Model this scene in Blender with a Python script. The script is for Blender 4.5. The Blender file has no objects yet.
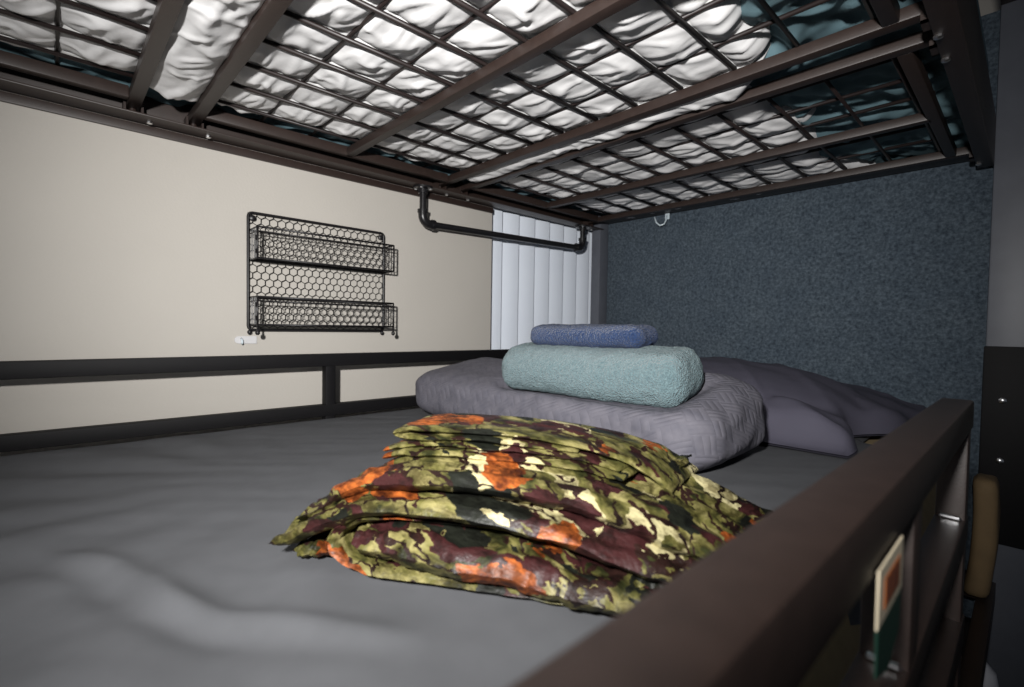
import bpy, bmesh, math, random
from mathutils import Vector, Matrix, noise
random.seed(7)
C = bpy.context.scene.collection
S = bpy.context.scene
V = Vector

# ------------------------------------------------------------------ camera
# the photographer's eye is the origin: x across the bed (wall at -1.6), y along the bed, z up
FPX = 489.0
R2 = V((0.68406752, 0.72924612, 0.01586573)); U2 = V((-0.03307817, 0.0092854, 0.99940963)); F = V((-0.72866828, 0.68418848, -0.03047397))
cd = bpy.data.cameras.new('camera'); cam = bpy.data.objects.new('camera', cd); C.objects.link(cam)
cam.matrix_world = Matrix(((R2.x, U2.x, -F.x, 0), (R2.y, U2.y, -F.y, 0), (R2.z, U2.z, -F.z, 0), (0, 0, 0, 1)))
cd.sensor_fit = 'HORIZONTAL'; cd.sensor_width = 36; cd.lens = FPX / 1024 * 36
cd.clip_start = 0.01; cd.clip_end = 60
cd.dof.use_dof = True; cd.dof.focus_distance = 1.15; cd.dof.aperture_fstop = 4.5
S.camera = cam

# ------------------------------------------------------------------ light
W = bpy.data.worlds.new('World'); S.world = W; W.use_nodes = True
bg = W.node_tree.nodes['Background']; bg.inputs[0].default_value = (0.75, 0.84, 1.0, 1); bg.inputs[1].default_value = 0.07
fl = bpy.data.lights.new('camera_flash', 'SPOT'); flo = bpy.data.objects.new('camera_flash', fl); C.objects.link(flo)
fl.energy = 162; fl.color = (1.0, 0.985, 0.965); fl.spot_size = math.radians(108); fl.spot_blend = 1.0; fl.shadow_soft_size = 0.03
FLP = V((0.01, -0.27, 0.235)); FLT = V((-1.6, 1.50, 0.17))
flo.location = FLP; flo.rotation_euler = (FLT - FLP).to_track_quat('-Z', 'Y').to_euler()
S.view_settings.view_transform = 'Standard'; S.view_settings.look = 'None'
S.view_settings.exposure = 0.0; S.view_settings.gamma = 1.0; S.view_settings.use_curve_mapping = False

# ------------------------------------------------------------------ materials
def newmat(name):
    m = bpy.data.materials.new(name); m.use_nodes = True
    nt = m.node_tree; b = nt.nodes['Principled BSDF']
    return m, nt, b
def N(nt, typ, **kw):
    n = nt.nodes.new(typ)
    for k, v in kw.items():
        if isinstance(k, str) and hasattr(n, k): setattr(n, k, v)
    return n
def lin(r, g, b):
    f = lambda c: (c / 255 / 12.92) if c / 255 <= 0.04045 else ((c / 255 + 0.055) / 1.055) ** 2.4
    return (f(r), f(g), f(b), 1)
def simple(name, col, rough=0.5, metal=0.0, var=0.08, scale=30, bump=0.0, bscale=200, spec=0.5, sheen=0.0, coord='Object', stretch=(1, 1, 1), detail=4):
    m, nt, b = newmat(name)
    tc = N(nt, 'ShaderNodeTexCoord'); mp = N(nt, 'ShaderNodeMapping'); mp.inputs['Scale'].default_value = stretch
    nt.links.new(tc.outputs[coord], mp.inputs[0])
    nz = N(nt, 'ShaderNodeTexNoise'); nz.inputs['Scale'].default_value = scale; nz.inputs['Detail'].default_value = detail
    nt.links.new(mp.outputs[0], nz.inputs['Vector'])
    mx = N(nt, 'ShaderNodeMix'); mx.data_type = 'RGBA'
    mx.inputs['A'].default_value = tuple(c * (1 - var) for c in col[:3]) + (1,); mx.inputs['B'].default_value = tuple(min(1, c * (1 + var)) for c in col[:3]) + (1,)
    cr = N(nt, 'ShaderNodeMapRange'); cr.inputs[1].default_value = 0.3; cr.inputs[2].default_value = 0.7
    nt.links.new(nz.outputs['Fac'], cr.inputs[0]); nt.links.new(cr.outputs[0], mx.inputs['Factor'])
    nt.links.new(mx.outputs['Result'], b.inputs['Base Color'])
    b.inputs['Roughness'].default_value = rough; b.inputs['Metallic'].default_value = metal; b.inputs['Specular IOR Level'].default_value = spec
    if sheen: b.inputs['Sheen Weight'].default_value = sheen; b.inputs['Sheen Roughness'].default_value = 0.5
    if bump:
        n2 = N(nt, 'ShaderNodeTexNoise'); n2.inputs['Scale'].default_value = bscale; n2.inputs['Detail'].default_value = 3
        nt.links.new(mp.outputs[0], n2.inputs['Vector'])
        bp = N(nt, 'ShaderNodeBump'); bp.inputs['Strength'].default_value = bump; bp.inputs['Distance'].default_value = 0.004
        nt.links.new(n2.outputs['Fac'], bp.inputs['Height']); nt.links.new(bp.outputs[0], b.inputs['Normal'])
    return m
M = {}
M['wall'] = simple('wall_paint', lin(187, 182, 174), 0.75, var=0.025, scale=3, bump=0.10, bscale=140)
M['ceil'] = simple('ceiling_paint', lin(150, 150, 150), 0.9)
M['floor'] = simple('dark_floor', lin(45, 40, 38), 0.6, var=0.2, scale=8)
M['metal'] = simple('bronze_black_metal', lin(47, 36, 32), 0.45, metal=0.0, var=0.12, scale=60, bump=0.06, bscale=400)
M['black'] = simple('black_and_shaded_rail', lin(15, 14, 16), 0.6, spec=0.2, var=0.1, scale=60, bump=0.05, bscale=500)  # black parts, and the wall rail with its dimmer light put into the colour
M['post'] = simple('grey_black_metal', lin(92, 95, 103), 0.45, var=0.06, scale=20)
M['wire'] = simple('dark_wire', lin(34, 26, 25), 0.45, var=0.1)
M['shelfwire'] = simple('black_shelf_wire', lin(24, 22, 24), 0.4)
M['pipe'] = simple('black_iron_pipe', lin(26, 25, 27), 0.32, var=0.15, scale=80, bump=0.06, bscale=300)
M['chrome'] = simple('bright_zinc', (0.75, 0.75, 0.76, 1), 0.3, metal=1.0)
M['sheet'] = simple('grey_sheet_cotton', lin(88, 89, 92), 0.85, var=0.05, scale=25, bump=0.10, bscale=900, spec=0.2)
M['tan'] = simple('tan_mattress_ticking', lin(158, 138, 104), 0.9, var=0.08, bump=0.1, bscale=500)
M['kraft'] = simple('kraft_paper', lin(112, 92, 64), 0.85, var=0.1, scale=20)
M['white'] = simple('white_mattress_cover', lin(216, 215, 215), 0.8, var=0.03, scale=15, bump=0.15, bscale=60, sheen=0.1, spec=0.2)
M['teal'] = simple('teal_grey_sheet', lin(98, 124, 132), 0.75, var=0.12, scale=14, bump=0.1, bscale=300, spec=0.3)
M['purple'] = simple('purple_grey_pillowcase', lin(80, 78, 91), 0.75, var=0.06, scale=12, bump=0.08, bscale=600, spec=0.3)
M['blind'] = simple('white_vinyl_blind', lin(236, 243, 255), 0.45, var=0.02, scale=4)
M['frame_white'] = simple('white_window_frame', lin(225, 227, 230), 0.45, var=0.02)
M['clear'] = simple('clear_plastic_white', lin(205, 218, 225), 0.2, var=0.05)
M['sticker'] = simple('white_adhesive_strip', lin(206, 205, 206), 0.4, var=0.02)
M['bottle'] = simple('white_bottle_plastic', lin(200, 200, 205), 0.35, var=0.03)
M['bottlecap'] = simple('grey_pump_plastic', lin(120, 120, 124), 0.4)
M['card'] = simple('cream_card', lin(222, 208, 180), 0.6, var=0.03)
M['orange'] = simple('orange_print', lin(176, 96, 40), 0.6)
M['brown'] = simple('brown_print', lin(70, 30, 20), 0.6)
M['green'] = simple('dark_green_print', lin(24, 60, 48), 0.5)

def mat_glass():
    m, nt, b = newmat('window_glass')
    b.inputs['Base Color'].default_value = (0.9, 0.95, 1, 1); b.inputs['Roughness'].default_value = 0.02; b.inputs['Transmission Weight'].default_value = 1.0
    return m
M['glass'] = mat_glass()

def mat_felt():
    m, nt, b = newmat('blue_grey_felt')
    tc = N(nt, 'ShaderNodeTexCoord')
    n1 = N(nt, 'ShaderNodeTexNoise'); n1.inputs['Scale'].default_value = 95; n1.inputs['Detail'].default_value = 5; n1.inputs['Roughness'].default_value = 0.75
    n2 = N(nt, 'ShaderNodeTexNoise'); n2.inputs['Scale'].default_value = 9; n2.inputs['Detail'].default_value = 4
    for n in (n1, n2): nt.links.new(tc.outputs['Object'], n.inputs['Vector'])
    cr = N(nt, 'ShaderNodeValToRGB')
    e = cr.color_ramp.elements; e[0].position = 0.36; e[0].color = lin(54, 63, 72); e[1].position = 0.68; e[1].color = lin(99, 111, 121)
    nt.links.new(n1.outputs['Fac'], cr.inputs[0])
    mx = N(nt, 'ShaderNodeMix'); mx.data_type = 'RGBA'; mx.blend_type = 'MULTIPLY'; mx.inputs['Factor'].default_value = 1
    c2 = N(nt, 'ShaderNodeValToRGB'); c2.color_ramp.elements[0].position = 0.35; c2.color_ramp.elements[0].color = (0.85, 0.87, 0.9, 1); c2.color_ramp.elements[1].position = 0.7; c2.color_ramp.elements[1].color = (1, 1, 1, 1)
    nt.links.new(n2.outputs['Fac'], c2.inputs[0])
    nt.links.new(cr.outputs[0], mx.inputs['A']); nt.links.new(c2.outputs[0], mx.inputs['B']); nt.links.new(mx.outputs['Result'], b.inputs['Base Color'])
    b.inputs['Roughness'].default_value = 1; b.inputs['Specular IOR Level'].default_value = 0.1; b.inputs['Sheen Weight'].default_value = 0.2
    bp = N(nt, 'ShaderNodeBump'); bp.inputs['Strength'].default_value = 0.5; bp.inputs['Distance'].default_value = 0.004
    nt.links.new(n1.outputs['Fac'], bp.inputs['Height']); nt.links.new(bp.outputs[0], b.inputs['Normal'])
    return m
M['felt'] = mat_felt()

def mat_terry(name, lo, hi):
    m, nt, b = newmat(name)
    tc = N(nt, 'ShaderNodeTexCoord')
    n1 = N(nt, 'ShaderNodeTexNoise'); n1.inputs['Scale'].default_value = 190; n1.inputs['Detail'].default_value = 4; n1.inputs['Roughness'].default_value = 0.7
    n2 = N(nt, 'ShaderNodeTexVoronoi'); n2.inputs['Scale'].default_value = 260
    for n in (n1, n2): nt.links.new(tc.outputs['Object'], n.inputs['Vector'])
    cr = N(nt, 'ShaderNodeValToRGB'); e = cr.color_ramp.elements; e[0].position = 0.3; e[0].color = lo; e[1].position = 0.7; e[1].color = hi
    nt.links.new(n1.outputs['Fac'], cr.inputs[0]); nt.links.new(cr.outputs[0], b.inputs['Base Color'])
    ad = N(nt, 'ShaderNodeMath', operation='ADD'); nt.links.new(n1.outputs['Fac'], ad.inputs[0]); nt.links.new(n2.outputs['Distance'], ad.inputs[1])
    bp = N(nt, 'ShaderNodeBump'); bp.inputs['Strength'].default_value = 0.8; bp.inputs['Distance'].default_value = 0.006
    nt.links.new(ad.outputs[0], bp.inputs['Height']); nt.links.new(bp.outputs[0], b.inputs['Normal'])
    b.inputs['Roughness'].default_value = 1; b.inputs['Specular IOR Level'].default_value = 0.1; b.inputs['Sheen Weight'].default_value = 0.2
    return m
M['towel'] = mat_terry('sea_green_terry', lin(86, 107, 113), lin(120, 142, 146))
M['navy'] = mat_terry('navy_terry', lin(24, 40, 72), lin(48, 70, 110))

def mat_quilt():
    m, nt, b = newmat('grey_quilted_cotton')
    tc = N(nt, 'ShaderNodeTexCoord'); sp = N(nt, 'ShaderNodeSeparateXYZ'); nt.links.new(tc.outputs['Object'], sp.inputs[0])
    u = N(nt, 'ShaderNodeMath', operation='SUBTRACT'); nt.links.new(sp.outputs['X'], u.inputs[0]); nt.links.new(sp.outputs['Z'], u.inputs[1])
    v = N(nt, 'ShaderNodeMath', operation='ADD'); nt.links.new(sp.outputs['Y'], v.inputs[0]); nt.links.new(sp.outputs['Z'], v.inputs[1])
    cb = N(nt, 'ShaderNodeCombineXYZ'); nt.links.new(u.outputs[0], cb.inputs[0]); nt.links.new(v.outputs[0], cb.inputs[1])
    nz = N(nt, 'ShaderNodeTexNoise'); nz.inputs['Scale'].default_value = 6
    nt.links.new(tc.outputs['Object'], nz.inputs['Vector'])
    vm = N(nt, 'ShaderNodeVectorMath', operation='MULTIPLY_ADD'); nt.links.new(nz.outputs['Color'], vm.inputs[0]); vm.inputs[1].default_value = (0.03, 0.03, 0); nt.links.new(cb.outputs[0], vm.inputs[2])
    mp = N(nt, 'ShaderNodeMapping'); mp.inputs['Rotation'].default_value = (0, 0, math.radians(38)); nt.links.new(vm.outputs[0], mp.inputs[0])
    ck = N(nt, 'ShaderNodeTexChecker'); ck.inputs['Scale'].default_value = 20; nt.links.new(mp.outputs[0], ck.inputs['Vector'])
    ws = []
    for d in ('X', 'Y'):
        w = N(nt, 'ShaderNodeTexWave'); w.bands_direction = d; w.inputs['Scale'].default_value = 20; nt.links.new(mp.outputs[0], w.inputs['Vector']); ws.append(w)
    mx = N(nt, 'ShaderNodeMix'); mx.data_type = 'FLOAT'
    nt.links.new(ck.outputs['Fac'], mx.inputs['Factor']); nt.links.new(ws[0].outputs['Fac'], mx.inputs['A']); nt.links.new(ws[1].outputs['Fac'], mx.inputs['B'])
    pw = N(nt, 'ShaderNodeMath', operation='POWER'); pw.inputs[1].default_value = 0.35; nt.links.new(mx.outputs['Result'], pw.inputs[0])
    bp = N(nt, 'ShaderNodeBump'); bp.inputs['Strength'].default_value = 0.3; bp.inputs['Distance'].default_value = 0.004
    nt.links.new(pw.outputs[0], bp.inputs['Height']); nt.links.new(bp.outputs[0], b.inputs['Normal'])
    n3 = N(nt, 'ShaderNodeTexNoise'); n3.inputs['Scale'].default_value = 40; nt.links.new(tc.outputs['Object'], n3.inputs['Vector'])
    cr = N(nt, 'ShaderNodeValToRGB'); cr.color_ramp.elements[0].position = 0.3; cr.color_ramp.elements[1].position = 0.7; cr.color_ramp.elements[0].color = lin(90, 89, 98); cr.color_ramp.elements[1].color = lin(104, 102, 110)
    nt.links.new(n3.outputs['Fac'], cr.inputs[0]); nt.links.new(cr.outputs[0], b.inputs['Base Color'])
    b.inputs['Roughness'].default_value = 0.75; b.inputs['Specular IOR Level'].default_value = 0.25
    return m
M['quilt'] = mat_quilt()

def mat_camo():
    m, nt, b = newmat('woodland_camouflage_satin')
    L = nt.links.new
    tc = N(nt, 'ShaderNodeTexCoord')
    mp = N(nt, 'ShaderNodeMapping'); mp.inputs['Rotation'].default_value = (0, 0, math.radians(-28)); mp.inputs['Scale'].default_value = (0.62, 1.0, 1.15)
    L(tc.outputs['Object'], mp.inputs[0])
    def warp(src, sc, amt, seed):
        nz = N(nt, 'ShaderNodeTexNoise'); nz.inputs['Scale'].default_value = sc; nz.inputs['Detail'].default_value = 4; nz.inputs['Roughness'].default_value = 0.65
        ofs = N(nt, 'ShaderNodeVectorMath', operation='ADD'); ofs.inputs[1].default_value = (seed, seed * 1.7, -seed); L(src, ofs.inputs[0]); L(ofs.outputs[0], nz.inputs['Vector'])
        sb = N(nt, 'ShaderNodeVectorMath', operation='SUBTRACT'); sb.inputs[1].default_value = (0.5, 0.5, 0.5); L(nz.outputs['Color'], sb.inputs[0])
        ma = N(nt, 'ShaderNodeVectorMath', operation='MULTIPLY_ADD'); ma.inputs[1].default_value = (amt, amt, amt); L(sb.outputs[0], ma.inputs[0]); L(src, ma.inputs[2])
        return ma.outputs[0]
    def vor(src, sc, feature='F1', seed=0):
        ofs = N(nt, 'ShaderNodeVectorMath', operation='ADD'); ofs.inputs[1].default_value = (seed, -seed, seed * 0.3); L(src, ofs.inputs[0])
        v = N(nt, 'ShaderNodeTexVoronoi'); v.feature = feature; v.inputs['Scale'].default_value = sc; L(ofs.outputs[0], v.inputs['Vector']); return v
    w1 = warp(mp.outputs[0], 12, 0.07, 3.1); w2 = warp(w1, 40, 0.012, 8.3)
    # ground tone: khaki to olive
    ng = N(nt, 'ShaderNodeTexNoise'); ng.inputs['Scale'].default_value = 42; ng.inputs['Detail'].default_value = 5; L(w1, ng.inputs['Vector'])
    rg = N(nt, 'ShaderNodeValToRGB'); e = rg.color_ramp.elements; e[0].position = 0.36; e[0].color = lin(44, 46, 22); e[1].position = 0.62; e[1].color = lin(132, 124, 80)
    x = e.new(0.48); x.color = lin(92, 88, 46)
    L(ng.outputs['Fac'], rg.inputs[0])
    cur = rg.outputs[0]
    def layer(cur, fac, col):
        mx = N(nt, 'ShaderNodeMix'); mx.data_type = 'RGBA'; L(fac, mx.inputs['Factor']); L(cur, mx.inputs['A'])
        if isinstance(col, tuple): mx.inputs['B'].default_value = col
        else: L(col, mx.inputs['B'])
        return mx.outputs['Result']
    def cellmask(src, sc, seed, lo, hi):
        v = vor(src, sc, 'F1', seed); s = N(nt, 'ShaderNodeSeparateColor'); L(v.outputs['Color'], s.inputs[0])
        a = N(nt, 'ShaderNodeMath', operation='GREATER_THAN'); a.inputs[1].default_value = lo; L(s.outputs[0], a.inputs[0])
        c = N(nt, 'ShaderNodeMath', operation='LESS_THAN'); c.inputs[1].default_value = hi; L(s.outputs[0], c.inputs[0])
        mm = N(nt, 'ShaderNodeMath', operation='MULTIPLY'); L(a.outputs[0], mm.inputs[0]); L(c.outputs[0], mm.inputs[1]); return mm.outputs[0]
    def edge(src, sc, seed, wid):
        v = vor(src, sc, 'DISTANCE_TO_EDGE', seed); a = N(nt, 'ShaderNodeMath', operation='LESS_THAN'); a.inputs[1].default_value = wid; L(v.outputs['Distance'], a.inputs[0]); return a.outputs[0]
    # cream bark
    cur = layer(cur, cellmask(w1, 20, 1.3, 0.80, 1.01), lin(176, 167, 126))
    # dark branch lines
    nm = N(nt, 'ShaderNodeTexNoise'); nm.inputs['Scale'].default_value = 16; L(mp.outputs[0], nm.inputs['Vector'])
    gt = N(nt, 'ShaderNodeMath', operation='GREATER_THAN'); gt.inputs[1].default_value = 0.5; L(nm.outputs['Fac'], gt.inputs[0])
    em = N(nt, 'ShaderNodeMath', operation='MULTIPLY'); L(gt.outputs[0], em.inputs[0]); L(edge(w1, 20, 5.0, 0.05), em.inputs[1])
    cur = layer(cur, em.outputs[0], lin(40, 22, 18))
    cur = layer(cur, edge(w2, 13, 40.0, 0.022), lin(36, 20, 16))
    # maroon and black-green patches of the print
    cur = layer(cur, cellmask(w2, 33, 9.7, 0.74, 1.01), lin(54, 26, 26))
    cur = layer(cur, cellmask(w2, 36, 14.2, 0.85, 1.01), lin(24, 26, 20))
    # orange leaves with a mottled body
    no = N(nt, 'ShaderNodeTexNoise'); no.inputs['Scale'].default_value = 90; no.inputs['Detail'].default_value = 4; L(mp.outputs[0], no.inputs['Vector'])
    ro = N(nt, 'ShaderNodeValToRGB'); e = ro.color_ramp.elements; e[0].position = 0.35; e[0].color = lin(84, 36, 12); e[1].position = 0.65; e[1].color = lin(168, 90, 38)
    L(no.outputs['Fac'], ro.inputs[0])
    cur = layer(cur, cellmask(w2, 21, 33.0, 0.82, 1.01), ro.outputs[0])
    n5 = N(nt, 'ShaderNodeTexNoise'); n5.inputs['Scale'].default_value = 38; n5.inputs['Detail'].default_value = 6; n5.inputs['Roughness'].default_value = 0.7; L(w1, n5.inputs['Vector'])
    r5 = N(nt, 'ShaderNodeValToRGB'); r5.color_ramp.elements[0].position = 0.40; r5.color_ramp.elements[0].color = (0.16, 0.14, 0.10, 1); r5.color_ramp.elements[1].position = 0.55; r5.color_ramp.elements[1].color = (1, 1, 1, 1); L(n5.outputs['Fac'], r5.inputs[0])
    m5 = N(nt, 'ShaderNodeMix'); m5.data_type = 'RGBA'; m5.blend_type = 'MULTIPLY'; m5.inputs['Factor'].default_value = 0.85; L(cur, m5.inputs['A']); L(r5.outputs[0], m5.inputs['B']); cur = m5.outputs['Result']
    L(cur, b.inputs['Base Color'])
    b.inputs['Roughness'].default_value = 0.5; b.inputs['Specular IOR Level'].default_value = 0.3
    nb = N(nt, 'ShaderNodeTexNoise'); nb.inputs['Scale'].default_value = 35; nb.inputs['Detail'].default_value = 4; L(mp.outputs[0], nb.inputs['Vector'])
    bp = N(nt, 'ShaderNodeBump'); bp.inputs['Strength'].default_value = 0.6; bp.inputs['Distance'].default_value = 0.012
    L(nb.outputs['Fac'], bp.inputs['Height']); L(bp.outputs[0], b.inputs['Normal'])
    return m
M['camo'] = mat_camo()

# ------------------------------------------------------------------ mesh helpers
class MB:
    def __init__(s): s.v = []; s.f = []
    def box(s, x0, x1, y0, y1, z0, z1, bev=0.0):
        if bev <= 0:
            o = len(s.v)
            s.v += [V((x, y, z)) for z in (z0, z1) for y in (y0, y1) for x in (x0, x1)]
            s.f += [tuple(o + i for i in q) for q in ((0, 2, 3, 1), (4, 5, 7, 6), (0, 1, 5, 4), (2, 6, 7, 3), (0, 4, 6, 2), (1, 3, 7, 5))]
        else:
            bm = bmesh.new(); bmesh.ops.create_cube(bm, size=1)
            for v in bm.verts: v.co = V((x0 + (v.co.x + .5) * (x1 - x0), y0 + (v.co.y + .5) * (y1 - y0), z0 + (v.co.z + .5) * (z1 - z0)))
            bmesh.ops.bevel(bm, geom=list(bm.edges), offset=bev, segments=2, profile=0.6, affect='EDGES')
            s.addbm(bm); bm.free()
        return s
    def addbm(s, bm):
        o = len(s.v); bm.verts.ensure_lookup_table(); bm.verts.index_update()
        s.v += [v.co.copy() for v in bm.verts]; s.f += [tuple(o + v.index for v in f.verts) for f in bm.faces]
    def tube(s, pts, r, n=8, closed=False, rs=None):
        pts = [V(p) for p in pts]; o = len(s.v); K = len(pts)
        up = None
        for i, p in enumerate(pts):
            a = pts[(i - 1) % K] if (closed or i > 0) else p; c = pts[(i + 1) % K] if (closed or i < K - 1) else p
            d = (c - a).normalized()
            if up is None:
                up = V((0, 0, 1)) if abs(d.z) < 0.9 else V((1, 0, 0))
            sd = d.cross(up)
            if sd.length < 1e-4: up = V((0, 1, 0)); sd = d.cross(up)
            sd.normalize(); up = sd.cross(d).normalized()
            rr = rs[i] if rs else r
            for k in range(n):
                t = 2 * math.pi * k / n; s.v.append(p + (sd * math.cos(t) + up * math.sin(t)) * rr)
        for i in range(K if closed else K - 1):
            j = (i + 1) % K
            for k in range(n):
                l = (k + 1) % n; s.f.append((o + i * n + k, o + i * n + l, o + j * n + l, o + j * n + k))
        if not closed:
            s.f.append(tuple(o + k for k in range(n))[::-1]); s.f.append(tuple(o + (K - 1) * n + k for k in range(n)))
        return s
    def grid(s, nu, nv, fn, flip=False):
        o = len(s.v)
        for j in range(nv + 1):
            for i in range(nu + 1): s.v.append(V(fn(i / nu, j / nv)))
        for j in range(nv):
            for i in range(nu):
                a = o + j * (nu + 1) + i; q = (a, a + 1, a + nu + 2, a + nu + 1); s.f.append(q[::-1] if flip else q)
        return s
    def prism(s, pts, d):
        o = len(s.v); n = len(pts); d = V(d)
        s.v += [V(p) for p in pts] + [V(p) + d for p in pts]
        s.f.append(tuple(o + i for i in range(n))[::-1]); s.f.append(tuple(o + n + i for i in range(n)))
        for i in range(n): j = (i + 1) % n; s.f.append((o + i, o + j, o + n + j, o + n + i))
        return s
    def lathe(s, prof, cx, cy, n=24):
        o = len(s.v)
        for r, z in prof:
            for k in range(n): t = 2 * math.pi * k / n; s.v.append(V((cx + r * math.cos(t), cy + r * math.sin(t), z)))
        for i in range(len(prof) - 1):
            for k in range(n): l = (k + 1) % n; s.f.append((o + i * n + k, o + i * n + l, o + (i + 1) * n + l, o + (i + 1) * n + k))
        s.f.append(tuple(o + k for k in range(n))[::-1]); s.f.append(tuple(o + (len(prof) - 1) * n + k for k in range(n)))
        return s
    def mesh(s, name, center=None, smooth=None):
        if center is None:
            lo = V((min(v.x for v in s.v), min(v.y for v in s.v), min(v.z for v in s.v))); hi = V((max(v.x for v in s.v), max(v.y for v in s.v), max(v.z for v in s.v)))
            center = V(((lo.x + hi.x) / 2, (lo.y + hi.y) / 2, lo.z))
        me = bpy.data.meshes.new(name); me.from_pydata([v - center for v in s.v], [], s.f)
        bm = bmesh.new(); bm.from_mesh(me); bmesh.ops.recalc_face_normals(bm, faces=bm.faces); bm.to_mesh(me); bm.free()
        if smooth == True: me.polygons.foreach_set('use_smooth', [True] * len(me.polygons))
        elif smooth:
            me.polygons.foreach_set('use_smooth', [True] * len(me.polygons)); me.set_sharp_from_angle(angle=math.radians(smooth))
        return me, center
    def build(s, name, mat, parent=None, smooth=None):
        me, c = s.mesh(name, None, smooth); me.materials.append(M[mat]); return place(name, me, c, parent)
def wloc(o):
    l = V(o.location)
    if o.parent: l = l + wloc(o.parent)
    return l
def place(name, me, loc, parent=None):
    o = bpy.data.objects.new(name, me); C.objects.link(o)
    if parent: o.parent = parent; o.location = V(loc) - wloc(parent)
    else: o.location = loc
    return o
def empty(name, loc, parent=None):
    o = place(name, None, V(loc), parent); o.empty_display_size = 0.05; return o
def tag(o, label, cat, group=None):
    o['label'] = label; o['category'] = cat
    if group: o['group'] = group
    return o
def struct(o, label=None):
    o['kind'] = 'structure'
    if label: o['label'] = label
    return o
def fbm(x, y, z=0, oct=3):
    a = 0; w = 1; t = 0
    for i in range(oct): a += w * noise.noise((x, y, z)); t += w; w *= .5; x *= 2.03; y *= 2.03; z += 11.3
    return a / t
def ridge(x, y, z=0): return 1 - min(1, math.sqrt(noise.noise((x, y, z)) ** 2 + .006) * 2.2 - .12)
def sstep(a, b, x):
    t = max(0, min(1, (x - a) / (b - a))); return t * t * (3 - 2 * t)
def rbox(dim, r, res, shape=None):
    """rounded box of size dim (centre at origin), radii r=(rx,ry,rz), res = edge length of its grid; shape(p, n) -> moved point"""
    mb = MB(); hx, hy, hz = (d / 2 for d in dim); n = [max(4, int(d / res)) for d in dim]; idx = {}; bm = bmesh.new()
    H = (hx, hy, hz)
    def mapv(p):
        q = V(p); inn = V([max(-(H[i] - r[i]), min(H[i] - r[i], q[i])) for i in range(3)])
        d = V([(q[i] - inn[i]) / r[i] for i in range(3)]); L = d.length
        if L > 1e-9: d = d / max(abs(d.x), abs(d.y), abs(d.z)) * (max(abs(d.x), abs(d.y), abs(d.z))); d = d / L * min(1, max(abs(d.x), abs(d.y), abs(d.z)))
        nn = V([d[i] / r[i] for i in range(3)]);
        return V([inn[i] + d[i] * r[i] for i in range(3)]), (nn.normalized() if nn.length > 0 else V((0, 0, 1)))
    def vert(p):
        k = tuple(round(c, 6) for c in p)
        if k not in idx:
            pos, nn = mapv(p)
            if shape: pos = shape(pos, nn)
            mb.v.append(pos); idx[k] = len(mb.v) - 1
        return idx[k]
    for ax in range(3):
        a, b = [i for i in range(3) if i != ax]
        for sgn in (-1, 1):
            for i in range(n[a]):
                for j in range(n[b]):
                    q = []
                    for di, dj in ((0, 0), (1, 0), (1, 1), (0, 1)):
                        p = [0, 0, 0]; p[ax] = sgn * H[ax]; p[a] = -H[a] + dim[a] * (i + di) / n[a]; p[b] = -H[b] + dim[b] * (j + dj) / n[b]; q.append(vert(p))
                    mb.f.append(tuple(q))
    return mb
def shift(mb, d, rot=0.0):
    R = Matrix.Rotation(rot, 3, 'Z'); mb.v = [R @ v + V(d) for v in mb.v]; return mb

ZM = -0.285          # top of the made bed
FLOOR = -1.10
XW = -1.60           # beige wall
YH = 2.12            # head end
YF = -0.35           # foot end (behind the camera's shoulder)

# ------------------------------------------------------------------ the room
mb = MB(); wy0, wy1, wz0, wz1 = 1.374, 2.60, -0.35, 1.05
mb.box(XW - .14, XW, -1.6, wy0, FLOOR, 1.5); mb.box(XW - .14, XW, wy1, 2.9, FLOOR, 1.5); mb.box(XW - .14, XW, wy0, wy1, FLOOR, wz0); mb.box(XW - .14, XW, wy0, wy1, wz1, 1.5)
struct(mb.build('wall_left', 'wall'), 'beige painted wall with a window opening')
struct(MB().box(-1.74, 2.2, 2.76, 2.90, FLOOR, 1.5).build('wall_back', 'wall'), 'painted wall behind the bed head')
struct(MB().box(-1.74, 2.2, -1.6, 2.9, FLOOR - .08, FLOOR).build('floor', 'floor'), 'dark floor below the bunk')
struct(MB().box(-1.74, 2.2, -1.6, 2.9, 1.5, 1.58).build('ceiling', 'ceil'), 'grey ceiling above the bunk')
w = struct(empty('window_1', (XW - .1, (wy0 + wy1) / 2, wz0)), 'window behind white vertical blinds')
fx0, fx1 = XW - .125, XW - .085
mb = MB(); mb.box(fx0, fx1, wy0, wy0 + .05, wz0, wz1, .004); mb.box(fx0, fx1, wy1 - .05, wy1, wz0, wz1, .004); mb.box(fx0, fx1, wy0, wy1, wz0, wz0 + .05, .004); mb.box(fx0, fx1, wy0, wy1, wz1 - .05, wz1, .004); mb.box(fx0, fx1, 1.96, 2.01, wz0, wz1, .004)
mb.build('window_frame', 'frame_white', w, 30)
MB().box(XW - .108, XW - .102, wy0 + .05, 1.96, wz0 + .05, wz1 - .05).build('pane', 'glass', w); MB().box(XW - .108, XW - .102, 2.01, wy1 - .05, wz0 + .05, wz1 - .05).build('pane', 'glass', w)

# ------------------------------------------------------------------ bunk bed frame
bed = tag(empty('bunk_bed', (-0.82, 0.9, FLOOR)), 'dark metal bunk bed frame with guard rails and wire mesh upper deck', 'bunk bed')
def part(name, mat='metal', parent=bed, smooth=30, **k):
    return MB().box(*k['b'], k.get('bev', .003)).build(name, mat, parent, smooth)
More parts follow.
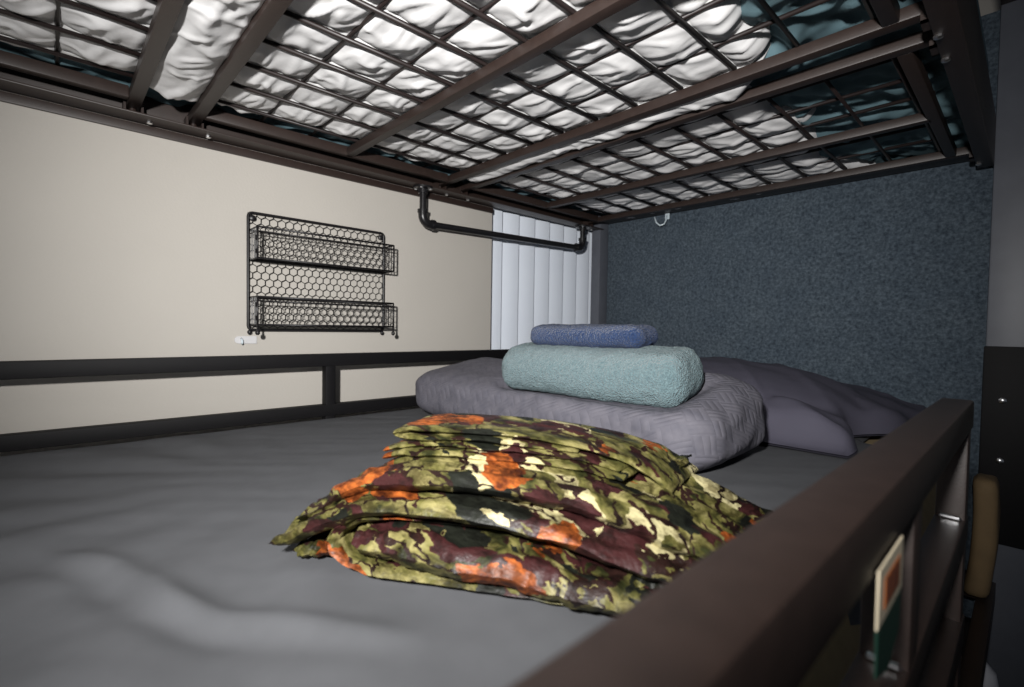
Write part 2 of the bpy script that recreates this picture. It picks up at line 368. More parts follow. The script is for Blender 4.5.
# posts
for nm, b in (('post', (-1.59, -1.535, 2.05, YH)), ('post', (-1.59, -1.535, YF - .07, YF)), ('post', (-.098, -.025, YF - .07, YF))):
    part('post', 'post', b=(b[0], b[1], b[2], b[3], FLOOR, 1.12), bev=.005)
pr = part('post', 'post', b=(-.098, .034, 2.06, YH, FLOOR, 1.12), bev=.005)
part('post_collar', 'black', pr, b=(-.101, .038, 2.05, 2.062, -.62, -.03), bev=.004)
for z in (-.19, -.37):
    MB().tube([(-.056, 2.052, z), (-.056, 2.046, z), (-.056, 2.043, z)], .009, 12, rs=[.009, .009, .005]).build('bolt', 'chrome', pr, 40)
# guard rails
def guard(name, x0, x1, y0, y1, ups, label, mt):
    g = empty(name, ((x0 + x1) / 2, (y0 + y1) / 2, -.285), bed); g['label'] = label
    part('top_rail', mt, g, b=(x0, x1, y0, y1, -.127, -.088), bev=.004)
    for a, b_ in ups: part('upright', mt, g, b=(x0 + .002, x1 - .002, a, b_, -.74, -.126), bev=.003)
    part('lower_rail', mt, g, b=(x0 + .001, x1 - .001, y0, y1, -.283, -.247), bev=.003)
    return g
guard('guard_rail', -1.535, -1.50, YF, 2.05, ((.618, .650), (1.45, 1.482), (-.22, -.188)), 'guard rail along the beige wall', 'black')  # same paint as the near rail, coloured darker for weaker flash light here
gr = guard('guard_rail', -.087, -.052, YF, .92, ((.885, .919), (.455, .49), (-.02, .012)), 'guard rail nearest the viewer, ending short of the post', 'metal')
for y in (.884, .454):
    MB().tube([(-.060, y - .001, -.246), (-.060, y - .004, -.244), (-.078, y - .004, -.244), (-.078, y - .001, -.246)], .003, 6).build('weld_bead', 'chrome', gr, 40)
for x0, x1 in ((-1.535, -1.50), (-.087, -.052)):
    part('side_beam', b=(x0, x1, YF, 2.06 if x0 < -1 else .919, -.425, -.385)); part('support_beam', b=(x0, x1, YF, 2.06, -.80, -.74))
for k, y in enumerate((YF + .1, .3, .9, 1.5, 1.98)): part('slat', b=(-1.51, -.08, y - .03, y + .03, -.765, -.742))
part('head_bar', b=(-1.535, -.098, 2.06, 2.10, -.80, -.74)); part('head_bar', b=(-1.535, -.098, YF - .06, YF - .02, -.80, -.74))

# upper deck: side angles with inward flange
ZF = .513
def angle(name, flange, web):
    mb = MB(); mb.box(*flange, .002); mb.box(*web, .002); return mb.build(name, 'metal', bed, 30)
angle('side_angle', (-1.588, -1.522, YF, 2.06, ZF, ZF + .005), (-1.590, -1.583, YF, 2.06, ZF, ZF + .14))
angle('side_angle', (-.134, -.100, YF, 2.07, ZF, ZF + .005), (-.104, -.097, YF, 2.07, ZF, ZF + .14))
angle('head_angle', (-1.583, -.104, 2.02, YH, .552, .557), (-1.583, -.104, YH - .008, YH, .552, .66))
angle('head_angle', (-1.583, -.104, YF - .07, YF - .01, .552, .557), (-1.583, -.104, YF - .07, YF - .062, .552, .66))
part('upper_rail', b=(-.098, -.06, YF, 2.06, .98, 1.02)); part('upper_rail', b=(-1.588, -1.555, YF, 2.06, .98, 1.02))
part('wall_ledger', b=(XW + .0005, -1.5905, YF - .1, 1.372, .490, .512), bev=.001)
# mesh panels
XWI = [-.212 - .1208 * k for k in range(11)]
WR = .0046
def cyl(L, ax):
    mb = MB(); mb.tube([(-L / 2, 0, 0), (L / 2, 0, 0)] if ax == 'x' else [(0, -L / 2, 0), (0, L / 2, 0)], WR, 6)
    me, c = mb.mesh('wire', V((0, 0, 0)), True); me.materials.append(M['wire']); return me
mex = cyl(1.335, 'x'); panels = [(-.56, .165, -.20, (-.42, -.30, -.09, .012)), (.267, 1.090, .687, (.430, .566, .840, .966)), (1.165, 1.995, 1.605, (1.27, 1.394, 1.515, 1.735, 1.87))]
BT, BH = .535, .0235
YLINES = []
for (y0, y1, ym, ws) in panels:
    p = empty('mesh_panel', (-.85, (y0 + y1) / 2, BT), bed)
    for ya in (y0, y1 - .028):
        part('end_tube', parent=p, b=(-1.583, -.108, ya, ya + .028, BT, BT + BH))
        for x0, x1 in ((-1.581, -1.545), (-.146, -.110)):
            mb = MB(); mb.box(x0, x1, ya - .006, ya + .034, ZF + .005, ZF + .009); mb.box(x0, x1, ya - .006, ya - .001, ZF + .005, BT + .012); mb.box(x0, x1, ya + .029, ya + .034, ZF + .005, BT + .012)
            mb.tube([((x0 + x1) / 2, ya + .014, ZF + .009), ((x0 + x1) / 2, ya + .014, BT)], .007, 8)
            br = mb.build('clip_bracket', 'metal', p, 30)
            MB().tube([((x0 + x1) / 2, ya + .048, ZF + .001), ((x0 + x1) / 2, ya + .048, ZF - .004), ((x0 + x1) / 2, ya + .048, ZF - .006)], .006, 8, rs=[.007, .007, .003]).build('bolt', 'chrome', br, 40)
    part('middle_tube', parent=p, b=(-1.50, -.19, ym - .0125, ym + .0125, BT, BT + BH))
    for x0, x1 in ((-1.512, -1.487), (-.199, -.174)): part('side_tube', parent=p, b=(x0, x1, y0 + .028, y1 - .028, BT, BT + BH + .004))
    for y in ws: place('wire', mex, (-.844, y, BT + BH + .011), p)
    mey = cyl(y1 - y0 - .05, 'y')
    for x in XWI: place('wire', mey, (x, (y0 + y1) / 2, BT + BH + .002), p)
    YLINES += [y0 + .014, y1 - .014, ym] + list(ws)
YLINES.sort()

# ------------------------------------------------------------------ felt divider at the head
felt = tag(empty('felt_panel', (-.83, 2.14, -.9)), 'speckled blue-grey felt divider panel standing at the head of the bed', 'divider panel')
MB().box(-1.585, -.100, 2.124, 2.150, -.9, 1.0, .004).build('felt_sheet', 'felt', felt, 30)
MB().box(-.099, -.094, 2.122, 2.152, -.9, 1.0).build('edge_trim', 'black', felt)

# ------------------------------------------------------------------ lower bed: box spring, mattress, sheet
mb = shift(rbox((1.385, 2.36, .225), (.02, .02, .02), .08), (-.8125, .86, -.6265))
tag(mb.build('box_spring', 'tan', None, True), 'tan fabric box spring under the lower mattress', 'box spring')
mb = shift(rbox((1.372, 2.37, .190), (.05, .05, .04), .05), (-.812, .865, -.4035))
tag(mb.build('mattress', 'tan', None, True), 'tan mattress of the lower bunk, bare at its far corner', 'mattress')
FOLD = [(-.86, -.05), (-.777, .003), (-.716, .041), (-.646, .061), (-.585, .075), (-.536, .100), (-.485, .138), (-.427, .181), (-.36, .24)]
def seg(px, py):
    best = 9; bt = 0; n = len(FOLD) - 1
    for i in range(n):
        ax, ay = FOLD[i]; bx, by = FOLD[i + 1]; dx, dy = bx - ax, by - ay
        t = max(0, min(1, ((px - ax) * dx + (py - ay) * dy) / (dx * dx + dy * dy))); d = math.hypot(px - ax - t * dx, py - ay - t * dy)
        if d < abs(best): best = d if (dx * (py - ay) - dy * (px - ax)) > 0 else -d; bt = (i + t) / n
    return best, bt
def sheet_h(x, y):
    a, b = x * .80 - y * .60, x * .60 + y * .80
    h = .004 * fbm(x * 3, y * 3, 1.0, 2) + .0035 * fbm(a * 13, b * 3.0, 4.2, 2)
    # long soft wrinkles fanning out towards the near corner
    r = math.hypot(x + .95, y - .35); th = math.atan2(y - .35, x + .95)
    h += .0045 * math.sin(th * 17 + 2.2 * fbm(x * 3, y * 3, 7.0, 2)) * sstep(.15, .5, r) * sstep(1.1, .55, r) * sstep(.55, .15, y)
    d, t = seg(x, y); env = math.sin(math.pi * min(1, max(0, t))) ** .7
    h += env * (.0075 * math.exp(-((d - .012) / .017) ** 2) - .0055 * math.exp(-((d + .016) / .018) ** 2))
    return h * sstep(.0, .10, abs(x + 1.50))
def sheet_right(y): return -.145 - .17 * sstep(1.42, 1.62, y) + .006 * math.sin(y * 9)
def sheet_p(u, v):
    y = YF + .02 + (2.065 - YF) * v; xr = sheet_right(y); L = .16; tot = L + (xr + 1.49); a = u * tot - L
    if a < -.03: x, z = -1.502, ZM - .03 - (-.03 - a)
    elif a < .03: t = (a + .03) / .06 * math.pi / 2; x, z = -1.502 + .035 * (1 - math.cos(t)), ZM - .033 + .033 * math.sin(t)
    else: x, z = -1.49 + a, ZM
    z += sheet_h(x, y) if a > .0 else 0
    e = xr - x; dr = .012 + .15 * (1 - sstep(.85, 1.0, y))
    if e < .03: t = 1 - max(0, e) / .03; z -= dr * t * t; x += .032 * (1 - (1 - t) ** 2) * (1 - sstep(.85, 1.0, y))
    if v > .985: z -= .006
    return (x, y, z)
mb = MB().grid(230, 340, sheet_p)
sh = tag(mb.build('fitted_sheet', 'sheet', None, True), 'smooth grey bed sheet with a soft crease, covering the lower mattress', 'bed sheet')
sm = sh.modifiers.new('thick', 'SOLIDIFY'); sm.thickness = .003; sm.offset = -1

# ------------------------------------------------------------------ pillow in a loose purple-grey case
def pillow_z(x, y):
    cx, cy = -.86, 1.70
    d = max(0, abs((x - cx) / .56) ** 2.6 + abs((y - cy) / .40) ** 2.6)
    h = .175 * max(0, 1 - d) ** .5
    # loose end of the case trailing to the right
    ex = sstep(-.62, -.40, x); tail = .055 * (1 - sstep(-.42, -.20, x)) + .012
    h2 = (tail + .026 * ridge((y + .35 * x) * 4.2 + .4, x * 1.2, 3.3) ** 2 + .012 * ridge((y - .2 * x) * 8, x * 2, 7.7)) * sstep(0, .06, y - 1.31) * 1.0
    return max(h + .01 * fbm(x * 6, y * 6, 2.0) * (h > .02), h2) + .006 * ridge((x + .6 * y) * 7, (y - .6 * x) * 2.5, 5.5) ** 3
def pillow_edge(y): return -.262 + .05 * math.sin(y * 7.1 + .3) + .02 * math.sin(y * 19)
def pil(side):
    def fn(u, v):
        y = 1.30 + .81 * v; x0, x1 = -1.44, pillow_edge(y); x = x0 + (x1 - x0) * u
        e = min(1, min(u, 1 - u) / .03, min(v, 1 - v) / .04); e = math.sqrt(max(0, 1 - (1 - e) ** 2))
        zb = ZM + .004
        zt = zb + .010 + pillow_z(x, y)
        zt = zb + .006 + (zt - zb - .006) * e
        return (x, y, zt if side else zb + .001)
    return fn
mb = MB().grid(110, 80, pil(1)).grid(110, 80, pil(0), True)
bm = bmesh.new()
tag(mb.build('pillow', 'purple', None, True), 'flat pillow in a loose purple-grey case lying against the felt panel', 'pillow')

# ------------------------------------------------------------------ folded quilt, towel, washcloth
def quilt_shape(p, n):
    x, y, z = p
    up = (z + .085) / .17
    q = V(p)
    q.z += up * (.034 * sstep(-.16, .10, y) - .024 + .010 * fbm(x * 4, y * 5, .3) + .012 * math.exp(-((x - .34) / .1) ** 2) * sstep(-.2, .2, y))
    q.x += (.02 * fbm(z * 12, y * 5, 6.6)) * abs(n.x) - .03 * max(0, up - .3) * (x < -.3)
    q.y += .012 * fbm(x * 5, z * 9, 8.8) * abs(n.y)
    q += n * (.004 * fbm(x * 18, y * 18, z * 18) + .003 * ridge(x * 5 + z * 9, y * 6, 3.0) ** 3)
    # pressed down under the towel
    xw, yw = q.x - .895, q.y + 1.025
    w = sstep(-1.03, -.95, xw) * sstep(-.44, -.52, xw) * sstep(.85, .90, yw) * sstep(1.11, 1.03, yw)
    zt = -.156 + .16 * (yw - .962) + .1995
    if q.z > zt: q.z += (zt - q.z) * w
    return q
mb = shift(rbox((1.0, .37, .165), (.10, .085, .060), .012, quilt_shape), (-.895, 1.025, ZM + .0855))
tag(mb.build('quilt', 'quilt', None, True), 'thick folded grey quilted bedspread lying under the towels', 'quilt')
def terry_shape(seed, tilt, amp):
    def fn(p, n):
        q = V(p); q.z += tilt * p.y + .006 * fbm(p.x * 5, p.y * 5, seed)
        q += n * amp * (fbm(p.x * 60, p.y * 60, p.z * 60 + seed, 2) + .5 * noise.noise(p * 190))
        q.y += .007 * fbm(p.x * 6, p.z * 10, seed + 3) * abs(n.y); q.x += .006 * fbm(p.y * 9, p.z * 20, seed + 5) * abs(n.x)
        return q
    return fn
mb = shift(rbox((.505, .165, .116), (.04, .05, .054), .0065, terry_shape(1.0, .16, .0028)), (-.735, .962, -.098), math.radians(5))
tag(mb.build('bath_towel', 'towel', None, True), 'folded sea-green terry bath towel on top of the grey quilt', 'towel')
mb = shift(rbox((.325, .12, .054), (.028, .03, .026), .0055, terry_shape(5.0, .06, .0026)), (-.765, .99, -.015), math.radians(6))
tag(mb.build('washcloth', 'navy', None, True), 'small folded navy blue terry towel on top of the sea-green towel', 'towel')

# ------------------------------------------------------------------ camouflage blanket bundle
E1 = V((math.cos(math.radians(31)), math.sin(math.radians(31)), 0)); E2 = V((-E1.y, E1.x, 0)); O = V((-.588, .195, ZM + .002))
def spline(P, t):
    n = len(P) - 1; f = min(n - 1e-6, max(0, t * n)); i = int(f); f -= i
    g = lambda k: P[max(0, min(n, k))]
    a, b, c, d = g(i - 1), g(i), g(i + 1), g(i + 2)
    return [0.5 * (2 * b[k] + (c[k] - a[k]) * f + (2 * a[k] - 5 * b[k] + 4 * c[k] - d[k]) * f * f + (3 * b[k] - a[k] - 3 * c[k] + d[k]) * f ** 3) for k in range(len(b))]
def ribbon(mb, path, depth, seed, ns=110, nw=26, wr=.005, endr=.03):
    """puffed fold of cloth: path rows (e1, height, thickness, front e2); extruded 'depth' backwards"""
    rows = []
    for side in (1, -1):
        def fn(u, v, side=side):
            a, h, th, f2 = spline(path, u); b = spline(path, min(1, u + .004)); c = spline(path, max(0, u - .004))
            tx, tz = b[0] - c[0], b[1] - c[1]; L = math.hypot(tx, tz) or 1; nx, nz = -tz / L, tx / L
            w = v * depth
            r = min(.5 * th + .012, depth * .4)
            ed = min(1, w / r); ed = math.sqrt(max(0, 1 - (1 - ed) ** 2)); bd = min(1, (depth - w) / r); ed *= math.sqrt(max(0, 1 - (1 - bd) ** 2))
            en = min(1, u / endr, (1 - u) / endr); ed *= math.sqrt(max(0, 1 - (1 - en) ** 2))
            wob = .010 * fbm(u * 5, seed * 3.1, 0) + .004 * fbm(u * 17, seed * 1.1, 4)
            d = th / 2 * ed * side
            g = 1 + 1.4 * sstep(.6, 1, u)
            wk = wr * g * (ridge(u * 7 + w * 9, w * 26 + seed + u * 4, seed) ** 2 - .45) + wr * .7 * fbm(u * 22, w * 40 + seed, seed * 2.2)
            wk += .0028 * math.sin(w * 230 + 5 * fbm(u * 4, seed, 3.3) + seed * 2) * (wr > .003)
            d += wk * (.3 + .7 * ed) * (1 if side > 0 else .6)
            e1 = a + nx * d; z = h + nz * d + .006 * fbm(u * 6, w * 10, seed + 20)
            e2 = f2 + wob + w * (1 + 0 * u) + .004 * fbm(u * 30, seed, w * 20)
            e1 = e1 * .95 + .34 * sstep(.55, 1, u) * (w + f2 * .3)
            p = O + E1 * e1 + E2 * e2 + V((0, 0, max(.003 + .002 * (side > 0), z * .85)))
            return p
        mb.grid(ns, nw, fn, side < 0)
cb = MB()
# bottom flap that curls up round the left end and runs back over the inner roll
ribbon(cb, [(.45, .009, .014, .012), (.36, .010, .018, .004), (.28, .011, .020, .002), (.19, .011, .020, .004), (.12, .011, .020, .002), (.080, .016, .018, .002), (.058, .032, .017, .004), (.058, .050, .016, .008), (.080, .066, .015, .016), (.14, .074, .012, .026), (.24, .075, .012, .034), (.33, .068, .012, .034), (.41, .052, .012, .034), (.47, .034, .013, .034)], .19, 1.0, ns=200, wr=.005)
# inner roll
ribbon(cb, [(.086, .042, .026, .008), (.13, .043, .040, .0), (.21, .044, .044, -.012), (.30, .040, .044, -.016), (.38, .030, .036, -.016), (.44, .020, .022, -.002)], .19, 2.0, wr=.006)
# low left flap
ribbon(cb, [(-.002, .016, .010, .012), (.03, .016, .014, .012), (.08, .02, .014, .03)], .14, 8.0, ns=40)
# folds rising from the left tip
ribbon(cb, [(-.022, .032, .014, -.004), (.008, .042, .020, -.002), (.05, .066, .024, .0), (.11, .089, .024, .002), (.20, .096, .025, .004), (.29, .093, .027, .004), (.37, .080, .027, .004), (.44, .056, .024, .012), (.50, .030, .018, .03)], .20, 3.0, wr=.006)
ribbon(cb, [(-.016, .046, .010, .026), (.015, .060, .014, .034), (.055, .086, .014, .042), (.11, .106, .012, .048), (.20, .113, .012, .050), (.30, .110, .013, .050), (.38, .095, .014, .048), (.45, .068, .016, .04), (.51, .038, .014, .05)], .18, 4.0, wr=.005)
ribbon(cb, [(-.004, .058, .012, .020), (.03, .078, .018, .022), (.07, .105, .022, .022), (.13, .123, .022, .022), (.21, .130, .023, .022), (.30, .127, .025, .024), (.38, .112, .026, .026), (.45, .082, .024, .036), (.52, .044, .018, .05)], .20, 4.6, wr=.006)
# narrow stack on top
ribbon(cb, [(.075, .132, .008, .092), (.10, .140, .010, .090), (.16, .144, .010, .090), (.24, .146, .010, .092), (.32, .143, .010, .094), (.385, .130, .009, .10)], .15, 6.0, wr=.0015)
ribbon(cb, [(.070, .141, .007, .102), (.10, .150, .009, .102), (.16, .154, .009, .102), (.24, .156, .009, .104), (.32, .152, .009, .106), (.38, .140, .008, .11)], .14, 6.7, wr=.0015)
ribbon(cb, [(.34, .160, .008, .110), (.25, .165, .009, .108), (.16, .164, .009, .106), (.11, .160, .008, .106), (.084, .165, .008, .106), (.105, .173, .008, .108), (.16, .176, .009, .110), (.25, .175, .009, .112), (.33, .167, .009, .116), (.39, .146, .010, .12), (.44, .108, .012, .13)], .12, 7.3, ns=170, wr=.0015)
# cloth behind and to the right, sloping down under the stack, with a corner standing up
ribbon(cb, [(.10, .112, .02, .10), (.20, .122, .02, .10), (.30, .120, .02, .10), (.38, .106, .022, .09), (.45, .078, .024, .09), (.50, .044, .02, .09), (.53, .02, .014, .09)], .14, 5.2, ns=90, wr=.006)
ribbon(cb, [(.37, .05, .03, .18), (.415, .085, .026, .19), (.44, .112, .018, .195), (.448, .132, .008, .198)], .05, 9.1, ns=40, endr=.1)
ribbon(cb, [(.37, .020, .03, .0), (.41, .034, .034, .012), (.45, .032, .03, .03), (.49, .014, .02, .05)], .17, 9.9, ns=60, wr=.007)
camo = tag(cb.build('camouflage_blanket', 'camo', None, True), 'folded satin blanket in olive, orange and maroon camouflage print', 'blanket')

# ------------------------------------------------------------------ upper bunk bedding seen through the mesh
def near_lines(y):
    lo = max([l for l in YLINES if l <= y], default=y - .1); hi = min([l for l in YLINES if l > y], default=y + .1)
    return lo, hi
def cover_right(y): return -.425 - .03 * math.sin(y * 4.3 + 1.0) - .03 * math.sin(y * 11 + .4) + .015 * math.sin(y * 31)
def cover_p(u, v):
    y = YF + .05 + (2.03 - YF) * v; xl = -1.475 + .012 * math.sin(y * 13); xr = cover_right(y); x = xl + (xr - xl) * u
    lo, hi = near_lines(y); by = math.sin(math.pi * max(0, min(1, (y - lo) / (hi - lo)))) if hi > lo else 0
    bx = abs(math.sin(math.pi * (x + .212) / .1208))
    gap = (.165 < y < .267) or (1.09 < y < 1.165)
    amp = .0145 if hi - lo > .06 else .006
    if gap: bx = .85; amp = .036
    z = .5745 - amp * (bx * by) ** .4
    z += .0045 * fbm(x * 11, y * 20, 1.7) + (.006 * (ridge(x * 6 + y * 3, y * 24 - x * 5, 2.9) ** 3) + .005 * ridge(x * 17 - y * 9, y * 14, 8.4) ** 3) * (-1 if True else 1) * (.3 + 1.0 * bx * by) + .004
    e = min(x - xl, xr - x)
    if e < .05: z += .05 * (1 - e / .05) ** 2
    return (x, y, z)
mb = MB().grid(260, 520, cover_p)
wc = tag(mb.build('mattress_cover', 'white', None, True), 'crumpled white mattress cover sagging through the wire mesh overhead', 'mattress cover')
sm = wc.modifiers.new('thick', 'SOLIDIFY'); sm.thickness = .004; sm.offset = 1
def usheet_p(u, v):
    y = YF + .03 + (2.09 - YF - .03) * v; x = -1.575 + (1.465) * u
    z = .607 + .012 * fbm(x * 5, y * 5, 3.0) - .028 * ridge(x * 6 + y * 2.2, y * 5 - x * 3, 6.1) ** 2 - .014 * ridge(x * 15 - y * 7, y * 12 + x * 6, 2.2) ** 2
    if -1.45 < x < -.50: z = max(z, .612) + .02
    z = max(z, .571)
    if x < -1.51 or x > -.165: z = max(z, .575) 
    if y > 1.97: z = max(z, .585)
    return (x, y, z)
mb = MB().grid(200, 300, usheet_p)
us = tag(mb.build('upper_sheet', 'teal', None, True), 'dark teal sheet hanging in folds around the upper mattress', 'bed sheet')
sm = us.modifiers.new('thick', 'SOLIDIFY'); sm.thickness = .003; sm.offset = 1
mb = shift(rbox((1.44, 2.36, .20), (.05, .05, .05), .06), (-.835, .875, .742))
tag(mb.build('upper_mattress', 'teal', None, True), 'mattress of the upper bunk above the wire mesh', 'mattress')

# ------------------------------------------------------------------ black wire shelf on the wall
SY0, SY1, SZ0, SZ1 = .421, .860, -.016, .330; SX = XW + .010
shf = tag(empty('wire_shelf', (SX, (SY0 + SY1) / 2, SZ0)), 'black wire wall rack with two baskets and hexagonal mesh back', 'wall shelf')
def rrect(y0, y1, z0, z1, r, x):
    p = []
    for cy, cz, a0 in ((y1 - r, z1 - r, 0), (y0 + r, z1 - r, 90), (y0 + r, z0 + r, 180), (y1 - r, z0 + r, 270)):
        for k in range(4): t = math.radians(a0 + 30 * k); p.append((x, cy + r * math.cos(t), cz + r * math.sin(t)))
    return p
MB().tube(rrect(SY0, SY1, SZ0, SZ1, .012, SX), .0042, 8, True).build('back_frame', 'shelfwire', shf, True)
def hexnet(fn, w, h, a=.0135, r=.0010):
    """chicken wire in a w x h rectangle; fn maps (p,q) to space"""
    mb = MB(); dx = a * math.sqrt(3); dy = 1.5 * a; seen = set(); rows = int(h / dy) + 2; cols = int(w / dx) + 2
    def clip(p, q):
        pts = [p, q]
        for ax, lim in ((0, w), (1, h)):
            for s in (0, 1):
                a_, b_ = pts
                va = a_[ax] if s == 0 else lim - a_[ax]; vb = b_[ax] if s == 0 else lim - b_[ax]
                if va < 0 and vb < 0: return None
                if va < 0 or vb < 0:
                    t = va / (va - vb); m = (a_[0] + (b_[0] - a_[0]) * t, a_[1] + (b_[1] - a_[1]) * t)
                    pts = [m, b_] if va < 0 else [a_, m]
        return pts
    for i in range(-1, rows + 1):
        for j in range(-1, cols + 1):
            cx = j * dx + (dx / 2 if i % 2 else 0); cy = i * dy
            cor = [(cx + a * math.sin(math.radians(60 * k)), cy + a * math.cos(math.radians(60 * k))) for k in range(6)]
            for k in range(6):
                p, q = cor[k], cor[(k + 1) % 6]; key = tuple(sorted((tuple(round(c, 4) for c in p), tuple(round(c, 4) for c in q))))
                if key in seen: continue
                seen.add(key); c = clip(p, q)
                if c and math.dist(*c) > 1e-4: mb.tube([fn(*c[0]), fn(*c[1])], r, 4)
    return mb
hx = hexnet(lambda p, q: (SX, SY0 + p, SZ0 + q), SY1 - SY0, SZ1 - SZ0).build('hexagon_mesh', 'shelfwire', shf); hx['kind'] = 'stuff'
BX = SX + .078
for z0, z1 in ((.190, .278), (.0, .080)):
    bk = empty('basket', (SX, (SY0 + SY1) / 2, z0), shf)
    rim = lambda z: [(SX, SY0 + .004, z), (BX, SY0 + .004, z), (BX, SY1 - .004, z), (SX, SY1 - .004, z)]
    for z, nm in ((z1, 'rim_wire'), (z0, 'base_wire')):
        MB().tube(rim(z), .0030, 6, True).build(nm, 'shelfwire', bk, True)
    MB().tube([(SX + .01, SY0 + .004, z1 - .012), (BX, SY0 + .004, z1 - .012), (BX, SY1 - .004, z1 - .012), (SX + .01, SY1 - .004, z1 - .012)], .0018, 6).build('rim_wire', 'shelfwire', bk, True)
    for y in (SY0 + .004, SY1 - .004): MB().tube([(BX, y, z0), (BX, y, z1)], .0030, 6).build('corner_wire', 'shelfwire', bk, True)
    o = hexnet(lambda p, q: (BX, SY0 + p, z0 + q), SY1 - SY0, z1 - z0, .0125).build('front_mesh', 'shelfwire', bk); o['kind'] = 'stuff'
    mb = MB()
    for k in range(1, 5): mb.tube([(SX + .078 * k / 5, SY0 + .004, z0), (SX + .078 * k / 5, SY0 + .004, z1)], .0012, 5); mb.tube([(SX + .078 * k / 5, SY1 - .004, z0), (SX + .078 * k / 5, SY1 - .004, z1)], .0012, 5)
    o = mb.build('side_wires', 'shelfwire', bk); o['kind'] = 'stuff'
    mb = MB()
    for k in range(1, 4): mb.tube([(SX + .078 * k / 4, SY0 + .004, z0), (SX + .078 * k / 4, SY1 - .004, z0)], .0014, 5)
    o = mb.build('floor_wires', 'shelfwire', bk); o['kind'] = 'stuff'
for y in (SY0 + .004, SY1 - .004):
    for x in (SX, BX): MB().tube([(x, y, .002), (x, y, -.016), (x, y, -.020), (x, y, -.026), (x, y, -.030)], .003, 8, rs=[.003, .003, .0065, .0065, .003]).build('foot', 'shelfwire', shf, True)
for y, z in ((SY0 + .012, SZ1 - .016), (SY1 - .012, SZ1 - .016)):
    MB().tube([(XW, y, z), (SX + .004, y, z), (SX + .007, y, z)], .006, 10, rs=[.007, .009, .004]).build('screw', 'shelfwire', shf, 40)

# ------------------------------------------------------------------ black pipe hanging bar
PX, PY0, PY1 = -1.545, .992, 1.918; PZA, PZB = .381, .403
pp = tag(empty('pipe_hanging_bar', (PX, (PY0 + PY1) / 2, PZA)), 'black iron pipe hanging bar below the upper bunk in front of the blinds', 'hanging bar')
MB().tube([(PX, PY0 + .03, PZA), (PX, PY1 - .03, PZB)], .0125, 14).build('bar', 'pipe', pp, 40)
for y, s, PZ in ((PY0, 1, PZA), (PY1, -1, PZB)):
    MB().tube([(PX, y, PZ + .03), (PX, y, ZF - .004)], .0122, 14).build('drop_pipe', 'pipe', pp, 40)
    el = [(PX, y, PZ + .042), (PX, y, PZ + .030)] + [(PX, y + s * (.030 - .030 * math.cos(t)), PZ + .030 - .030 * math.sin(t)) for t in (math.pi * k / 12 for k in range(1, 7))] + [(PX, y + s * .042, PZ)]
    e = MB().tube(el, .0165, 14).build('elbow', 'pipe', pp, 40)
    MB().tube([(PX, y, PZ + .038), (PX, y, PZ + .050)], .0195, 14).build('collar', 'pipe', e, 40); MB().tube([(PX, y + s * .038, PZ), (PX, y + s * .050, PZ)], .0195, 14).build('collar', 'pipe', e, 40)
    f = MB().lathe([(.018, ZF - .024), (.018, ZF - .009), (.036, ZF - .0075), (.036, ZF - .0008)], PX, y, 20).build('mounting_flange', 'pipe', pp, 40)
    for k in range(4): a = math.pi / 4 + k * math.pi / 2; MB().lathe([(.005, ZF - .0105), (.006, ZF - .0075)], PX + .027 * math.cos(a), y + .027 * math.sin(a), 8).build('screw', 'chrome', f, 40)

# ------------------------------------------------------------------ vertical blinds in the window recess
bl = tag(empty('vertical_blinds', (XW - .06, 1.98, wz0)), 'white vertical slat blinds closed over the window', 'blinds')
MB().box(XW - .075, XW - .035, wy0 + .005, wy1 - .005, wz1 - .05, wz1 - .005, .004).build('head_rail', 'frame_white', bl, 30)
ang = math.radians(-20); SW = .124
mb = MB(); ca, sa = math.cos(ang), math.sin(ang)
def slat(off):
    def fn(u, v):
        a = (u - .5) * SW; bow = .011 * (1 - (2 * u - 1) ** 2) + off
        return (bow * ca - a * sa, a * ca + bow * sa, wz0 + .012 + (wz1 - .052 - wz0 - .012) * v)
    return fn
mb.grid(8, 1, slat(0)); mb.grid(8, 1, slat(-.0016), True)
mes, cc = mb.mesh('slat', V((0, 0, wz0)), 40); mes.materials.append(M['blind'])
for k in range(12): o = place('slat', mes, (XW - .055, 1.405 + .1035 * k, wz0), bl)

# ------------------------------------------------------------------ small things
st = MB()
n = 14
pts = [(XW + .0005, .398 + .012 * math.cos(t), -.046 + .011 * math.sin(t)) for t in [math.pi / 2 + math.pi * k / 8 for k in range(9)]] + [(XW + .0005, .446, -.057), (XW + .0005, .446, -.035)]
hk = tag(empty('adhesive_hook', (XW, .42, -.057)), 'small clear-white adhesive hook on the beige wall under the wire shelf', 'wall hook')
MB().prism(pts, (.004, 0, 0)).build('backing_strip', 'sticker', hk)
MB().tube([(XW + .0045, .404, -.042), (XW + .014, .404, -.047), (XW + .016, .404, -.053), (XW + .013, .404, -.058)], .003, 8).build('hook', 'clear', hk, True)
ch = tag(empty('clear_hook', (-1.2, 2.10, .50)), 'small clear plastic hook hanging from the upper frame against the felt', 'hook')
MB().box(-1.20, -1.178, 2.098, 2.102, .522, .5515, .001).build('hook_plate', 'clear', ch, 30)
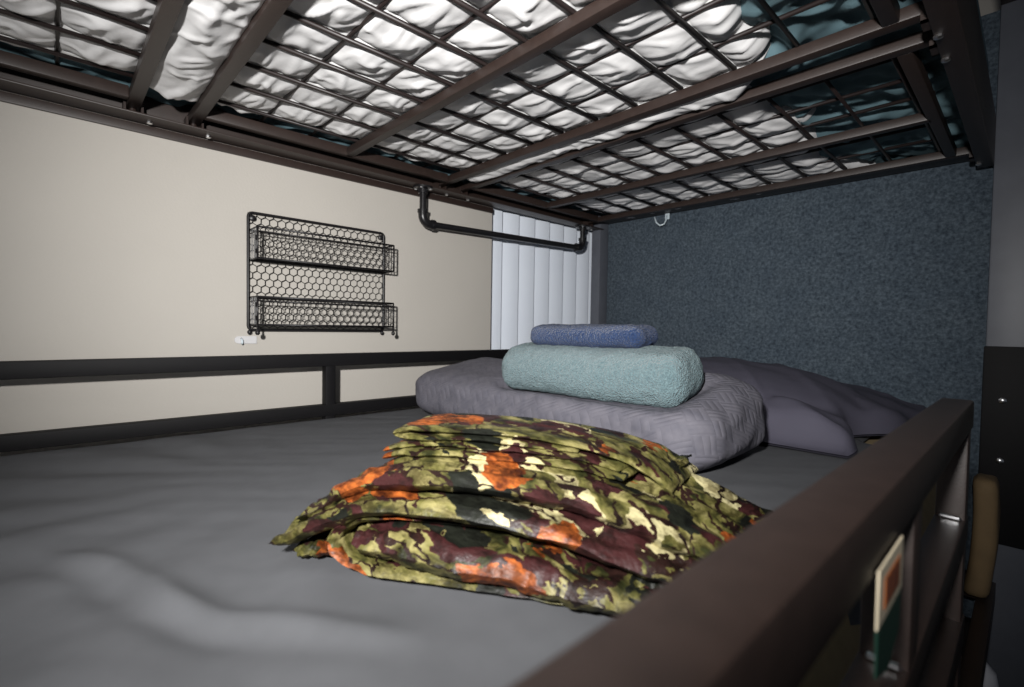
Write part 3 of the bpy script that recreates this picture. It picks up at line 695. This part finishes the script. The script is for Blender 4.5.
MB().tube([(-1.189, 2.097, .538), (-1.189, 2.090, .518), (-1.194, 2.080, .498), (-1.210, 2.072, .492), (-1.228, 2.070, .508), (-1.238, 2.070, .535)], .0035, 8).build('hook_arm', 'clear', ch, True)
# hang tag dangling outside the near guard rail
ht = tag(empty('hang_tag', (-.050, .335, -.20)), 'small cream and dark green tag hanging below the near guard rail', 'tag')
TX = -.0505
def tp(y, z): return (TX, y, z)
MB().prism([tp(.306, -.121), tp(.372, -.121), tp(.372, -.152), tp(.306, -.152)], (.001, 0, 0)).build('cream_panel', 'card', ht)
MB().prism([tp(.306, -.152), tp(.372, -.152), tp(.370, -.176), tp(.34, -.188), tp(.308, -.178)], (.001, 0, 0)).build('green_panel', 'green', ht)
og = MB().prism([(TX + .0011, .320, -.129), (TX + .0011, .362, -.129), (TX + .0011, .362, -.146), (TX + .0011, .320, -.146)], (.0003, 0, 0)).build('orange_emblem', 'orange', ht)
for a, b_ in ((.326, .332), (.338, .344), (.349, .355)): MB().prism([(TX + .0015, a, -.131), (TX + .0015, b_, -.131), (TX + .0015, b_, -.144), (TX + .0015, a, -.144)], (.0002, 0, 0)).build('emblem_stroke', 'brown', og)
# kraft paper sack between mattress and bed post
def sack(p, n):
    q = V(p); q += n * (.006 * fbm(p.x * 20, p.y * 20, p.z * 9)); q.x += .012 * math.sin(p.z * 9 + 1.2); return q
mb = shift(rbox((.052, .13, .335), (.012, .02, .02), .02, sack), (-.086, 1.945, -.569))
tag(mb.build('paper_sack', 'kraft', None, True), 'tan paper sack wedged between the mattress and the far right bed post', 'paper bag')
# bottle by the foot of the post
bt = tag(empty('bottle', (-.075, 1.82, FLOOR)), 'white plastic pump bottle on the floor beside the bed post', 'bottle')
MB().lathe([(.040, FLOOR), (.044, FLOOR + .006), (.044, FLOOR + .17), (.038, FLOOR + .20), (.016, FLOOR + .225), (.016, FLOOR + .24)], -.075, 1.82, 24).build('bottle_body', 'bottle', bt, 40)
MB().lathe([(.018, FLOOR + .235), (.018, FLOOR + .255), (.007, FLOOR + .258), (.007, FLOOR + .272), (.013, FLOOR + .274), (.013, FLOOR + .285)], -.075, 1.82, 16).build('pump_cap', 'bottlecap', bt, 40)
